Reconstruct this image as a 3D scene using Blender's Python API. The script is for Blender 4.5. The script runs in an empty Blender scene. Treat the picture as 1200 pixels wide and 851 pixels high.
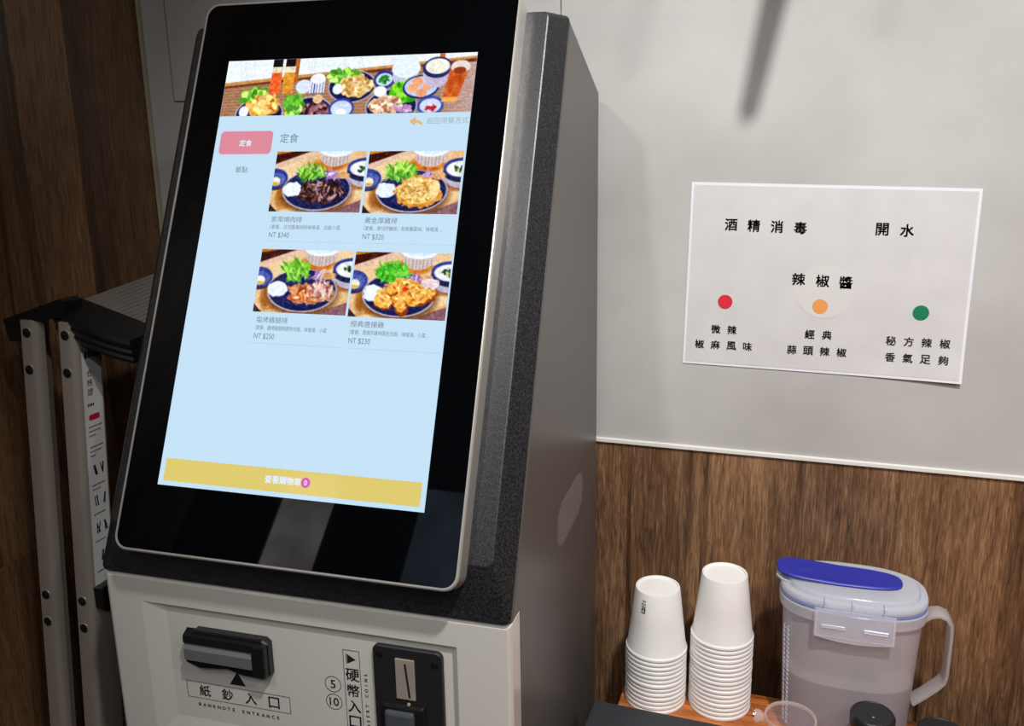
import bpy, bmesh, math, random
import numpy as np
from mathutils import Vector, Matrix
random.seed(7)
scene = bpy.context.scene
COL = scene.collection

# ------------------------------------------------------------ camera, world, lights
camd = bpy.data.cameras.new('camera')
cam = bpy.data.objects.new('camera', camd); COL.objects.link(cam)
camd.sensor_fit = 'HORIZONTAL'; camd.sensor_width = 36
camd.lens = 36 * 1019.6 / 1200
camd.shift_x = (600 - 621.57) / 1200
camd.shift_y = (404.62 - 425.5) / 1200
camd.clip_start = 0.01
Rr = Vector((0.9540531, 0.2994496, -0.01061219)); Uu = Vector((-0.05949932, 0.22403987, 0.97276203)); Ff = Vector((-0.29367076, 0.92743521, -0.23156298))
M = Matrix((Rr, Uu, -Ff)).transposed().to_4x4(); M.translation = (0, 0, 1.5)
cam.matrix_world = M
scene.camera = cam
vs = scene.view_settings
vs.view_transform = 'Standard'; vs.look = 'None'; vs.gamma = 1; vs.use_curve_mapping = False
vs.exposure = 0.0

world = bpy.data.worlds.new('world'); scene.world = world; world.use_nodes = True
world.node_tree.nodes['Background'].inputs[0].default_value = (1.0, 0.95, 0.9, 1)
world.node_tree.nodes['Background'].inputs[1].default_value = 0.25

def spot(name, loc, target, power, angle, blend, radius, color):
    l = bpy.data.lights.new(name, 'SPOT'); l.energy = power; l.spot_size = math.radians(angle); l.spot_blend = blend
    l.shadow_soft_size = radius; l.color = color
    o = bpy.data.objects.new(name, l); COL.objects.link(o); o.location = loc
    o.rotation_euler = (Vector(target) - Vector(loc)).to_track_quat('-Z', 'Y').to_euler()
    return o
def area(name, loc, target, power, sx, sy, color):
    l = bpy.data.lights.new(name, 'AREA'); l.energy = power; l.shape = 'RECTANGLE'; l.size = sx; l.size_y = sy; l.color = color
    o = bpy.data.objects.new(name, l); COL.objects.link(o); o.location = loc
    o.rotation_euler = (Vector(target) - Vector(loc)).to_track_quat('-Z', 'Y').to_euler()
    return o
spot('ceiling_spot_key', (0.30, 0.0, 2.62), (0.12, 1.04, 1.2), 106, 70, 0.9, 0.042, (1.0, 0.985, 0.965))
spot('ceiling_spot_second', (1.25, -0.25, 2.62), (0.25, 1.04, 1.2), 32, 60, 0.9, 0.05, (1.0, 0.98, 0.955))
spot('ceiling_spot_kiosk', (-0.62, -0.62, 2.62), (-0.22, 0.80, 1.35), 28, 42, 1.0, 0.06, (1.0, 0.98, 0.955))
area('ceiling_panel', (0.3, -1.2, 2.66), (0.3, -1.2, 0), 17, 1.2, 0.6, (1.0, 0.985, 0.965))

# ------------------------------------------------------------ helpers
def lin(c):
    return tuple(((x / 255) / 12.92 if x / 255 <= 0.04045 else ((x / 255 + 0.055) / 1.055) ** 2.4) for x in c)
def setin(n, **kw):
    for k, v in kw.items():
        n.inputs[k.replace('_', ' ')].default_value = v
def mat(name, rgb, rough=0.5, metal=0.0, spec=0.5, coat=0.0):
    m = bpy.data.materials.new(name); m.use_nodes = True
    b = m.node_tree.nodes['Principled BSDF']
    b.inputs['Base Color'].default_value = (*lin(rgb), 1)
    b.inputs['Roughness'].default_value = rough; b.inputs['Metallic'].default_value = metal
    b.inputs['Specular IOR Level'].default_value = spec; b.inputs['Coat Weight'].default_value = coat
    return m
def nodes(m):
    return m.node_tree.nodes, m.node_tree.links, m.node_tree.nodes['Principled BSDF']
def bump(m, scale, strength, dist=0.001, detail=3, stretch=None):
    n, l, b = nodes(m)
    tc = n.new('ShaderNodeTexCoord'); nz = n.new('ShaderNodeTexNoise'); bp = n.new('ShaderNodeBump')
    nz.inputs['Scale'].default_value = scale; nz.inputs['Detail'].default_value = detail
    bp.inputs['Strength'].default_value = strength; bp.inputs['Distance'].default_value = dist
    src = tc.outputs['Object']
    if stretch:
        mp = n.new('ShaderNodeMapping'); mp.inputs['Scale'].default_value = stretch
        l.new(src, mp.inputs['Vector']); src = mp.outputs['Vector']
    l.new(src, nz.inputs['Vector']); l.new(nz.outputs['Fac'], bp.inputs['Height']); l.new(bp.outputs['Normal'], b.inputs['Normal'])
    return m
def vary(m, ca, cb, scale, lo=0.35, hi=0.65, detail=4, stretch=None):
    n, l, b = nodes(m)
    tc = n.new('ShaderNodeTexCoord'); nz = n.new('ShaderNodeTexNoise'); rp = n.new('ShaderNodeValToRGB')
    nz.inputs['Scale'].default_value = scale; nz.inputs['Detail'].default_value = detail
    rp.color_ramp.elements[0].position = lo; rp.color_ramp.elements[0].color = (*lin(ca), 1)
    rp.color_ramp.elements[1].position = hi; rp.color_ramp.elements[1].color = (*lin(cb), 1)
    src = tc.outputs['Object']
    if stretch:
        mp = n.new('ShaderNodeMapping'); mp.inputs['Scale'].default_value = stretch
        l.new(src, mp.inputs['Vector']); src = mp.outputs['Vector']
    l.new(src, nz.inputs['Vector']); l.new(nz.outputs['Fac'], rp.inputs['Fac']); l.new(rp.outputs['Color'], b.inputs['Base Color'])
    return m

def wood(name, dark, mid, light, axis='Z', rough=0.45, vary_amt=0.35):
    m = bpy.data.materials.new(name); m.use_nodes = True
    n, l, b = nodes(m)
    tc = n.new('ShaderNodeTexCoord'); oi = n.new('ShaderNodeObjectInfo')
    off = n.new('ShaderNodeVectorMath'); off.operation = 'MULTIPLY_ADD'
    cb = n.new('ShaderNodeCombineXYZ')
    for i in range(3): l.new(oi.outputs['Random'], cb.inputs[i])
    l.new(cb.outputs[0], off.inputs[0]); off.inputs[1].default_value = (7.3, 5.1, 9.7); l.new(tc.outputs['Object'], off.inputs[2])
    def mapped(sc):
        mp = n.new('ShaderNodeMapping'); mp.inputs['Scale'].default_value = sc; l.new(off.outputs[0], mp.inputs['Vector']); return mp.outputs['Vector']
    def st(a, c):
        return (a, a, c) if axis == 'Z' else (c, a, a)
    def noise(sc, detail, rough, dist):
        q = n.new('ShaderNodeTexNoise'); q.inputs['Scale'].default_value = 1; q.inputs['Detail'].default_value = detail; q.inputs['Roughness'].default_value = rough; q.inputs['Distortion'].default_value = dist
        l.new(mapped(sc), q.inputs['Vector']); return q.outputs['Fac']
    def mixf(a, c, t):
        q = n.new('ShaderNodeMix'); q.data_type = 'FLOAT'; q.inputs[0].default_value = t; l.new(a, q.inputs[2]); l.new(c, q.inputs[3]); return q.outputs[0]
    broad = noise(st(9, 1.3), 2, .5, .4); med = noise(st(85, 8), 4, .6, 2.2); fine = noise(st(520, 34), 4, .65, 1.0); streak = noise(st(34, 1.1), 3, .5, .8)
    grain = mixf(med, fine, .66); total = mixf(grain, broad, .33)
    rp = n.new('ShaderNodeValToRGB'); e = rp.color_ramp.elements
    e[0].position = 0.39; e[0].color = (*lin(dark), 1); e[1].position = 0.61; e[1].color = (*lin(light), 1)
    k = e.new(0.5); k.color = (*lin(mid), 1)
    l.new(total, rp.inputs['Fac'])
    sr = n.new('ShaderNodeValToRGB'); sr.color_ramp.elements[0].position = .54; sr.color_ramp.elements[0].color = (1, 1, 1, 1); sr.color_ramp.elements[1].position = .70; sr.color_ramp.elements[1].color = (.36, .34, .34, 1)
    l.new(streak, sr.inputs['Fac'])
    mu = n.new('ShaderNodeMix'); mu.data_type = 'RGBA'; mu.blend_type = 'MULTIPLY'; mu.inputs[0].default_value = 1; l.new(rp.outputs['Color'], mu.inputs[6]); l.new(sr.outputs['Color'], mu.inputs[7])
    hs = n.new('ShaderNodeHueSaturation')
    sx_ = n.new('ShaderNodeSeparateColor'); l.new(oi.outputs['Color'], sx_.inputs[0]); l.new(sx_.outputs[0], hs.inputs['Value']); l.new(mu.outputs[2], hs.inputs['Color'])
    l.new(hs.outputs['Color'], b.inputs['Base Color'])
    bp = n.new('ShaderNodeBump'); bp.inputs['Strength'].default_value = 0.35; bp.inputs['Distance'].default_value = 0.0012
    l.new(fine, bp.inputs['Height']); l.new(bp.outputs['Normal'], b.inputs['Normal'])
    b.inputs['Roughness'].default_value = rough
    return m

class MB:
    """collects shapes for one mesh"""
    def __init__(s): s.v = []; s.f = []; s.smooth = []
    def add(s, verts, faces, smooth=False):
        o = len(s.v); s.v += [tuple(map(float, q)) for q in verts]; s.f += [tuple(o + i for i in q) for q in faces]; s.smooth += [smooth] * len(faces)
        return s
    def box(s, x0, x1, y0, y1, z0, z1):
        v = [(x, y, z) for z in (z0, z1) for y in (y0, y1) for x in (x0, x1)]
        return s.add(v, [(0, 2, 3, 1), (4, 5, 7, 6), (0, 1, 5, 4), (2, 6, 7, 3), (0, 4, 6, 2), (1, 3, 7, 5)])
    def bbox(s, x0, x1, y0, y1, z0, z1, bev=0.002, seg=2):
        bm = bmesh.new(); bmesh.ops.create_cube(bm, size=1)
        for q in bm.verts: q.co = ((x0 + x1) / 2 + q.co.x * (x1 - x0), (y0 + y1) / 2 + q.co.y * (y1 - y0), (z0 + z1) / 2 + q.co.z * (z1 - z0))
        bmesh.ops.bevel(bm, geom=list(bm.edges), offset=bev, segments=seg, affect='EDGES', profile=0.5)
        bm.verts.index_update(); s.add([q.co[:] for q in bm.verts], [[q.index for q in f.verts] for f in bm.faces]); bm.free(); return s
    def loft(s, rings, cap0=True, cap1=True, smooth=True):
        n = len(rings[0]); v = [p for r in rings for p in r]; f = []
        for i in range(len(rings) - 1):
            for j in range(n):
                k = (j + 1) % n; f.append((i * n + j, i * n + k, (i + 1) * n + k, (i + 1) * n + j))
        s.add(v, f, smooth)
        if cap0: s.add(rings[0], [tuple(range(n))[::-1]])
        if cap1: s.add(rings[-1], [tuple(range(n))])
        return s
    def lathe(s, prof, c=(0, 0, 0), n=40, cap0=True, cap1=True):
        rings = [[(c[0] + r * math.cos(2 * math.pi * j / n), c[1] + r * math.sin(2 * math.pi * j / n), c[2] + z) for j in range(n)] for r, z in prof]
        return s.loft(rings, cap0, cap1)
    def prism(s, pts, a, b, axis='y'):
        """polygon pts extruded along axis from a to b (pts are the two other coordinates)"""
        def P(u, w, t): return (t, u, w) if axis == 'x' else (u, t, w) if axis == 'y' else (u, w, t)
        r0 = [P(u, w, a) for u, w in pts]; r1 = [P(u, w, b) for u, w in pts]
        return s.loft([r0, r1], smooth=False)
    def tube(s, pts, r, n=12, smooth=True):
        rings = []; pts = [Vector(q) for q in pts]; up = None
        for i, q in enumerate(pts):
            t = (pts[min(i + 1, len(pts) - 1)] - pts[max(i - 1, 0)]).normalized()
            if up is None: up = t.orthogonal().normalized()
            up = (up - t * up.dot(t)).normalized(); w = t.cross(up)
            rr = r[i] if isinstance(r, (list, tuple)) else r
            rings.append([tuple(q + up * rr * math.cos(2 * math.pi * j / n) + w * rr * math.sin(2 * math.pi * j / n)) for j in range(n)])
        return s.loft(rings, smooth=smooth)
    def build(s, name, m, parent=None, mtx=None):
        me = bpy.data.meshes.new(name)
        v = s.v if mtx is None else [tuple(mtx @ Vector(q)) for q in s.v]
        me.from_pydata(v, [], s.f); me.polygons.foreach_set('use_smooth', s.smooth)
        bm = bmesh.new(); bm.from_mesh(me); bmesh.ops.remove_doubles(bm, verts=bm.verts, dist=1e-6); bmesh.ops.recalc_face_normals(bm, faces=bm.faces); bm.to_mesh(me); bm.free()
        me.materials.append(m)
        if any(s.smooth): me.set_sharp_from_angle(angle=math.radians(38))
        return link(name, me, parent)
def link(name, me, parent=None):
    o = bpy.data.objects.new(name, me); COL.objects.link(o)
    if parent: o.parent = parent
    return o
def tag(o, label=None, cat=None, group=None, kind=None):
    if label: o['label'] = label
    if cat: o['category'] = cat
    if group: o['group'] = group
    if kind: o['kind'] = kind
    return o
def empty(name, loc, label, cat, group=None, rz=0):
    o = bpy.data.objects.new(name, None); COL.objects.link(o); o.location = loc; o.rotation_euler = (0, 0, rz); o.empty_display_size = 0.05
    return tag(o, label, cat, group)
def struct(o): o['kind'] = 'structure'; return o

# --- flat lettering -----------------------------------------------------------
_gc = {}
def glyphs(body, offset=0.0):
    key = (body, offset)
    if key not in _gc:
        cu = bpy.data.curves.new('lettering', 'FONT'); cu.body = body; cu.size = 1; cu.offset = offset; cu.resolution_u = 3; cu.fill_mode = 'FRONT'
        ob = bpy.data.objects.new('lettering', cu); COL.objects.link(ob)
        bpy.context.view_layer.update()
        me = ob.to_mesh()
        v = np.array([q.co[:2] for q in me.vertices]).reshape(-1, 2); f = [tuple(p.vertices) for p in me.polygons]
        ob.to_mesh_clear(); bpy.data.objects.remove(ob); bpy.data.curves.remove(cu)
        _gc[key] = (v, f)
    return _gc[key]
def put(mb, body, cx, cz, h=None, w=None, y=0.0, bold=0.0, rot=0.0, yf=None):
    """lettering of ink height h (or width w) centred on (cx, cz) of a plane that faces -y"""
    v, f = glyphs(body)
    if len(v) == 0: return
    lo, hi = v.min(0), v.max(0); c = (lo + hi) / 2
    s = h / (hi[1] - lo[1]) if h else w / (hi[0] - lo[0])
    q = (v - c) * s
    if h and w: q[:, 0] *= w / ((hi[0] - lo[0]) * s)
    if rot: a, b = math.cos(rot), math.sin(rot); q = q @ np.array([[a, b], [-b, a]])
    k = bold * (h or w)
    for dx, dz in (((0, 0),) if not bold else ((-k, -k), (k, -k), (-k, k), (k, k))):
        mb.add([(cx + x + dx, (yf(cx + x, cz + z) if yf else y), cz + z + dz) for x, z in q], f)
def ring2d(mb, cx, cz, r0, r1, y, n=32):
    v = [(cx + r * math.cos(2 * math.pi * j / n), y, cz + r * math.sin(2 * math.pi * j / n)) for r in (r0, r1) for j in range(n)]
    mb.add(v, [(j, (j + 1) % n, n + (j + 1) % n, n + j) for j in range(n)])
def frame2d(mb, x0, x1, z0, z1, t, y):
    for a, b, c, d in ((x0, x1, z1 - t, z1), (x0, x1, z0, z0 + t), (x0, x0 + t, z0, z1), (x1 - t, x1, z0, z1)): quad2d(mb, a, b, c, d, y)
def quad2d(mb, x0, x1, z0, z1, y): mb.add([(x0, y, z0), (x1, y, z0), (x1, y, z1), (x0, y, z1)], [(0, 1, 2, 3)])
def poly2d(mb, pts, y): mb.add([(a, y, b) for a, b in pts], [tuple(range(len(pts)))])
def disc2d(mb, cx, cz, r, y, n=32): poly2d(mb, [(cx + r * math.cos(2 * math.pi * j / n), cz + r * math.sin(2 * math.pi * j / n)) for j in range(n)], y)
def rrect(x0, x1, z0, z1, r, n=6):
    out = []
    for cx, cz, a in ((x1 - r, z1 - r, 0), (x0 + r, z1 - r, 90), (x0 + r, z0 + r, 180), (x1 - r, z0 + r, 270)):
        for i in range(n + 1):
            t = math.radians(a + 90 * i / n); out.append((cx + r * math.cos(t), cz + r * math.sin(t)))
    return out

# ------------------------------------------------------------ materials
M_plaster = vary(mat('plaster', (196, 194, 191), 0.7), (178, 175, 172), (203, 201, 198), 5, 0.3, 0.7, 6); bump(M_plaster, 14, 0.12, 0.004, 5)
M_trim = mat('trim_white', (236, 233, 226), 0.35)
M_wood = wood('laminate_oak', (72, 50, 34), (122, 89, 62), (168, 130, 95), rough=0.42, vary_amt=0.18)
M_woodL = wood('laminate_oak_left', (76, 53, 37), (114, 82, 56), (150, 112, 78), rough=0.42, vary_amt=0.3)
M_counter = wood('counter_wood', (150, 78, 36), (205, 122, 62), (232, 160, 96), axis='X', rough=0.3, vary_amt=0.02)
M_floor = vary(mat('floor_tile', (90, 86, 82), 0.4), (78, 74, 71), (100, 96, 92), 8)
M_ceiling = mat('ceiling_paint', (70, 68, 66), 0.8)
M_darkwall = mat('dark_wall', (52, 48, 46), 0.7)
M_greywall = mat('grey_pillar', (178, 165, 158), 0.6)
M_blackgap = mat('gap_black', (18, 17, 16), 0.8)

# ------------------------------------------------------------ the room
WY, XL = 1.04, -0.8829
ARM_A, ARM_B = (-0.0063, 0.8632, 1.7115), (0.0845, 0.8632, 2.20)
TZ = 1.119                       # underside of the white trim
floor = struct(MB().box(-3.2, 2.6, -2.6, 1.2, -0.06, 0).build('floor', M_floor))
struct(MB().box(-3.2, 2.6, -2.6, 1.2, 2.7, 2.78).build('ceiling', M_ceiling))
# back wall: plaster with the flush access panel cut out of it
px0, px1, pz0, pz1 = -0.842, -0.2868, 1.553, 2.3
wb = MB()
for a, b, c_, d in ((XL - 0.02, px0, TZ, 2.7), (px1, 2.6, TZ, 2.7), (px0, px1, TZ, pz0), (px0, px1, pz1, 2.7)): wb.box(a, b, WY, WY + 0.08, c_, d)
wb.box(XL - 0.02, 2.6, WY + 0.006, WY + 0.08, 0, TZ)
wall_back = struct(wb.build('wall_back', M_plaster))
g = 0.0016
MB().bbox(px0 + g, px1 - g, WY + 0.0004, WY + 0.03, pz0 + g, pz1 - g, 0.0008).build('access_panel', M_plaster, wall_back)
MB().box(px0, px1, WY + 0.03, WY + 0.05, pz0, pz1).build('panel_recess', M_blackgap, wall_back)
struct(MB().bbox(XL, 2.6, WY - 0.0035, WY + 0.004, TZ, TZ + 0.0055, 0.0008).build('trim_1', M_trim))
# wainscot planks of the back wall, each with a chamfered edge
def plank(parent, x0, x1, z0, z1, y, t=0.006, m=M_wood, side=False, tone=1.0):
    b = MB().bbox(x0 + 0.00005, x1 - 0.00005, y, y + t, z0, z1, 0.0003, 1)
    if side: b.v = [(XL - (q[1] - XL), q[0], q[2]) for q in b.v]
    o = b.build('plank', m, parent); o.color = (tone, tone, tone, 1); return o
for a, b in ((-0.880, -0.74), (-0.74, -0.60), (-0.60, -0.46), (-0.46, -0.32), (-0.32, -0.2), (-0.2, -0.1045), (-0.1045, -0.0310), (-0.0310, 0.0604), (0.0604, 0.158), (0.158, 0.2435), (0.2435, 0.34), (0.34, 0.47), (0.47, 0.6), (0.6, 0.72), (0.72, 0.86), (0.86, 1.0)):
    plank(wall_back, a, b, 0.0, TZ - 0.0006, WY, tone={-0.2: .96, -0.1045: 1.14, -0.0310: .92, 0.0604: 1.04, 0.158: .92, 0.2435: .82}.get(a, .95))
# left wall (short partition) with full-height planks
LY0 = 0.10
wl = struct(MB().box(XL - 0.09, XL - 0.006, LY0, WY + 0.08, 0, 2.7).build('wall_left', M_darkwall))
for a, b in ((0.10, 0.2), (0.2, 0.3), (0.3, 0.42), (0.42, 0.52), (0.52, 0.62), (0.62, 0.725), (0.725, 0.822), (0.822, 0.9045), (0.9045, 1.0385)):
    for z0, z1 in ((0.0, 1.012), (1.0125, 2.7)):
        plank(wl, a, b, z0, z1, XL, 0.006, M_woodL, side=True, tone={0.725: .8, 0.822: 1.3, 0.9045: .85}.get(a, 1.0))
struct(MB().bbox(XL + 0.0005, XL + 0.0045, WY - 0.007, WY - 0.001, TZ + 0.006, 2.7, 0.001).build('trim_2', mat('corner_bead', (176, 166, 140), 0.5)))
# the rest of the room behind the camera
wr = MB().box(-3.2, 2.6, -2.7, -2.6, 0, 2.7); struct(wr.build('wall_rear', M_darkwall))
struct(MB().box(2.6, 2.7, -2.7, 1.2, 0, 2.7).build('wall_right', mat('right_wall_paint', (120, 112, 104), 0.7)))
struct(MB().box(-3.3, -3.2, -2.7, 1.2, 0, 2.7).build('wall_far_left', M_darkwall))
struct(MB().box(-3.2, XL - 0.09, 1.04, 1.12, 0, 2.7).build('wall_beyond', M_darkwall))

def glow_pane(name, x0, x1, rgb, k):  # unseen glowing pane, added to show as a pale strip mirrored in the kiosk glass
    m = mat(name + '_glow', (30, 30, 32), 0.1); n, l, b = nodes(m)
    nz = n.new('ShaderNodeTexNoise'); nz.inputs['Scale'].default_value = 5; tc = n.new('ShaderNodeTexCoord'); l.new(tc.outputs['Object'], nz.inputs['Vector'])
    rp = n.new('ShaderNodeValToRGB'); rp.color_ramp.elements[0].position = .35; rp.color_ramp.elements[1].position = .7
    rp.color_ramp.elements[0].color = (*[c * .6 for c in lin(rgb)], 1); rp.color_ramp.elements[1].color = (*lin(rgb), 1)
    l.new(nz.outputs['Fac'], rp.inputs['Fac']); l.new(rp.outputs['Color'], b.inputs['Emission Color']); b.inputs['Emission Strength'].default_value = k
    w = struct(MB().box(x0, x1, -2.6, -2.585, 0.3, 2.62).build(name, m))
    fr_ = MB(); fr_.box(x0 - .03, x0, -2.6, -2.57, .25, 2.66); fr_.box(x1, x1 + .03, -2.6, -2.57, .25, 2.66); fr_.build('pane_frame', M_darkwall, w)
glow_pane('reflection_pane_1', -2.24, -1.95, (214, 204, 206), 2.0)
glow_pane('reflection_pane_2', -1.50, -1.05, (150, 176, 200), 0.8)

# ------------------------------------------------------------ ordering kiosk
KX, KY, KZ, KR, TH = -0.43489, 0.71507, 1.38392, 0.039766, 0.420655
kiosk = empty('ordering_kiosk', (KX, KY, 0), 'tall black self-ordering kiosk with slanted touchscreen and off-white lower front', 'kiosk', rz=KR)
D = Matrix.Translation((0, 0, KZ)) @ Matrix.Rotation(-TH, 4, 'X')      # slanted display frame: x right, y into the screen, z up
M_kbody = mat('kiosk_side_metal', (104, 100, 98), 0.38, 0.3, 0.5); bump(M_kbody, 900, 0.10, 0.0004, 2)
M_kblack = mat('textured_black', (30, 30, 33), 0.42, 0, 0.8); vary(M_kblack, (8, 8, 10), (46, 46, 50), 560, .40, .66, 2); bump(M_kblack, 620, 0.3, 0.0004, 2)
M_white = mat('cream_enamel', (214, 210, 202), 0.22, coat=0.4)
M_glass = mat('black_glass', (5, 6, 8), 0.02, 0, 0.5)
M_silver = mat('silver_rim', (214, 208, 200), 0.3, 0.6)
M_blk = mat('black_plastic', (22, 22, 24), 0.35)
M_blk2 = mat('black_plastic_dull', (30, 30, 33), 0.5)
M_ink = mat('ink_black', (24, 23, 24), 0.6)
M_steel = mat('brushed_steel', (200, 188, 174), 0.38, 0.5); bump(M_steel, 60, 0.1, 0.0005, 4, (1, 1, 12))
HW = 0.2096
body = [(-0.0594, -KZ), (-0.0594, -0.2955), (-0.0835, -0.2945), (0.1485, 0.2275), (0.300, 0.167), (0.305, -KZ)]
bm_ = MB().prism([(y, z + KZ) for y, z in body], -HW, HW, 'x')
ob = bm_.build('body', M_kbody, kiosk)
mod = ob.modifiers.new('bevel', 'BEVEL'); mod.width = 0.0025; mod.segments = 2; mod.limit_method = 'ANGLE'
# bevelled housing behind the display
def hr(hw, z0, z1, y, r): return [(x, y, z) for x, z in rrect(-hw, hw, z0, z1, r)]
hb = MB().loft([hr(HW, -0.3025, 0.2715, 0.041, 0.006), hr(HW, -0.3025, 0.2715, 0.0385, 0.006), hr(0.1945, -0.2570, 0.266, 0.0213, 0.006), hr(0.1936, -0.2556, 0.2655, 0.0204, 0.006), hr(0.1924, -0.2545, 0.265, 0.0200, 0.006)], smooth=False)
hb.build('display_housing', M_kblack, kiosk, D)
# silver rim and black glass
FX, FZ0, FZ1 = 0.1712, -0.2775, 0.2805
def fr(d, y, r): return hr(FX - d, FZ0 + d, FZ1 - d, y, r)
rm = MB().loft([fr(0, 0.0205, 0.014), fr(0, 0.0012, 0.014), fr(0.0012, 0, 0.013), fr(0.0026, 0, 0.012), fr(0.0030, 0.0012, 0.0118)], cap1=False)
ds = rm.build('display_rim', M_silver, kiosk, D)
ds['label'] = 'thin silver rim around the display'
MB().loft([fr(0.0028, 0.004, 0.0118), fr(0.0028, 0.0006, 0.0118)], smooth=False).build('bezel_glass', M_glass, kiosk, D)

# --- the lit screen
def emis(name, rgb, k=1.0, col=False):
    m = bpy.data.materials.new(name); m.use_nodes = True; n, l, b = nodes(m)
    b.inputs['Base Color'].default_value = (0.004, 0.004, 0.004, 1); b.inputs['Roughness'].default_value = 0.07
    b.inputs['Emission Strength'].default_value = k
    if col:
        a = n.new('ShaderNodeVertexColor'); a.layer_name = 'Col'; l.new(a.outputs['Color'], b.inputs['Emission Color'])
    else: b.inputs['Emission Color'].default_value = (*lin(rgb), 1)
    return m
SX, SZ = 0.1338, 0.2144
def S(mb, name, m, parent): return mb.build(name, m, parent)
scr_mb = MB(); quad2d(scr_mb, -SX, SX, -SZ, SZ, 0)
screen = scr_mb.build('screen', emis('screen_glow', (198, 227, 248)), kiosk); screen.matrix_local = D @ Matrix.Translation((0, 0.0002, 0))
screen['label'] = 'lit pale-blue touchscreen showing a food menu'
E1 = -0.00025; E2 = -0.0004
M_sgrey = emis('screen_text_grey', (110, 120, 132)); M_slight = emis('screen_text_pale', (160, 172, 186)); M_swhite = emis('screen_white', (226, 236, 248))
M_spink = emis('screen_pink', (222, 140, 158)); M_syel = emis('screen_yellow', (224, 204, 112)); M_sorange = emis('screen_orange', (226, 186, 120)); M_smag = emis('screen_magenta', (214, 84, 186))
M_photo = emis('screen_photo', (0, 0, 0), 1.0, True)

# food pictures, painted procedurally into vertex colours of a fine grid
rng = np.random.default_rng(5)
def nz2(h, w, s, seed):
    r = np.random.default_rng(seed); gh, gw = max(2, int(h / s) + 2), max(2, int(w / s) + 2); a = r.random((gh, gw))
    y = np.linspace(0, gh - 1.001, h); x = np.linspace(0, gw - 1.001, w); yi = y.astype(int); xi = x.astype(int); fy = (y - yi)[:, None]; fx = (x - xi)[None]
    fy = fy * fy * (3 - 2 * fy); fx = fx * fx * (3 - 2 * fx)
    A = a[yi][:, xi]; B = a[yi][:, xi + 1]; C_ = a[yi + 1][:, xi]; D_ = a[yi + 1][:, xi + 1]
    return (A * (1 - fx) + B * fx) * (1 - fy) + (C_ * (1 - fx) + D_ * fx) * fy
class Paint:
    def __init__(s, w, h, asp, base, seed=1):
        s.w, s.h, s.asp, s.seed = w, h, asp, seed
        s.img = np.ones((h, w, 3)) * np.array(base, float)
        s.u, s.v = np.meshgrid((np.arange(w) + .5) / w, (np.arange(h) + .5) / h)
    def n(s, sc):
        s.seed += 1; return nz2(s.h, s.w, sc, s.seed)
    def mask(s, m, col, var=0, sc=4, col2=None):
        m = np.clip(m, 0, 1)[..., None]; t = s.n(sc)
        if col2 is not None: c = np.array(col) * (1 - t[..., None]) + np.array(col2) * t[..., None]
        else: c = np.array(col, float) + (t[..., None] - .5) * 2 * var
        s.img = s.img * (1 - m) + c * m
    def ell(s, cx, cy, rx, ry, col, var=0, sc=4, col2=None, rot=0, rag=0, lo=None, hi=None, soft=None):
        a, b = math.cos(rot), math.sin(rot); du = (s.u - cx) * s.asp; dv = s.v - cy
        x = (du * a + dv * b) / (rx * s.asp); y = (-du * b + dv * a) / ry
        d = np.sqrt(x * x + y * y)
        if rag: d = d + (s.n(5) - .5) * rag
        e = (soft or 1.2) / (min(rx * s.w, ry * s.h))
        m = (1 - d) / e + .5
        if lo is not None: m = np.where(s.v < lo, 0, m)
        if hi is not None: m = np.where(s.v > hi, 0, m)
        s.mask(m, col, var, sc, col2)
    def half(s, x0, y0, x1, y1, col, var=0, sc=4, col2=None):
        """everything on the left side (above) of the line from (x0,y0) to (x1,y1)"""
        L = math.hypot((x1 - x0) * s.w, (y1 - y0) * s.h)
        d = ((s.u - x0) * s.w * (y1 - y0) * s.h - (s.v - y0) * s.h * (x1 - x0) * s.w) / L
        s.mask(d + .5, col, var, sc, col2)
    def strokes(s, cx, cy, rx, ry, cols, k, ln, wd, seed, a0=0, a1=math.pi):
        r = np.random.default_rng(seed)
        for _ in range(k):
            t = r.random() * 2 * math.pi; q = math.sqrt(r.random()); x = cx + rx * q * math.cos(t); y = cy + ry * q * math.sin(t)
            c = np.array(cols[r.integers(len(cols))]) * (0.85 + 0.3 * r.random())
            s.ell(x, y, ln * (.6 + .8 * r.random()), wd, c, rot=a0 + (a1 - a0) * r.random())
    def mesh(s, name, x0, x1, z0, z1, y, parent):
        xs = np.linspace(x0, x1, s.w); zs = np.linspace(z1, z0, s.h)
        X, Z = np.meshgrid(xs, zs); v = np.stack([X.ravel(), np.full(X.size, y), Z.ravel()], 1)
        i = np.arange((s.h - 1) * s.w).reshape(s.h - 1, s.w)[:, :-1].ravel()
        f = np.stack([i, i + s.w, i + s.w + 1, i + 1], 1)
        me = bpy.data.meshes.new(name); me.from_pydata(v.tolist(), [], f.tolist())
        c = np.clip((s.img - 128) * 1.2 + 122 + (s.n(1.6)[..., None] - .5) * 34, 0, 255) / 255; c = np.where(c <= .04045, c / 12.92, ((c + .055) / 1.055) ** 2.4)
        at = me.color_attributes.new('Col', 'FLOAT_COLOR', 'POINT'); at.data.foreach_set('color', np.concatenate([c.reshape(-1, 3), np.ones((c.shape[0] * c.shape[1], 1))], 1).astype(np.float32).ravel())
        me.materials.append(M_photo); return link(name, me, parent)
GREENS = [(120, 190, 60), (165, 215, 90), (80, 150, 45), (190, 225, 130), (100, 175, 70)]
NAVY = (38, 44, 92)
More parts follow.
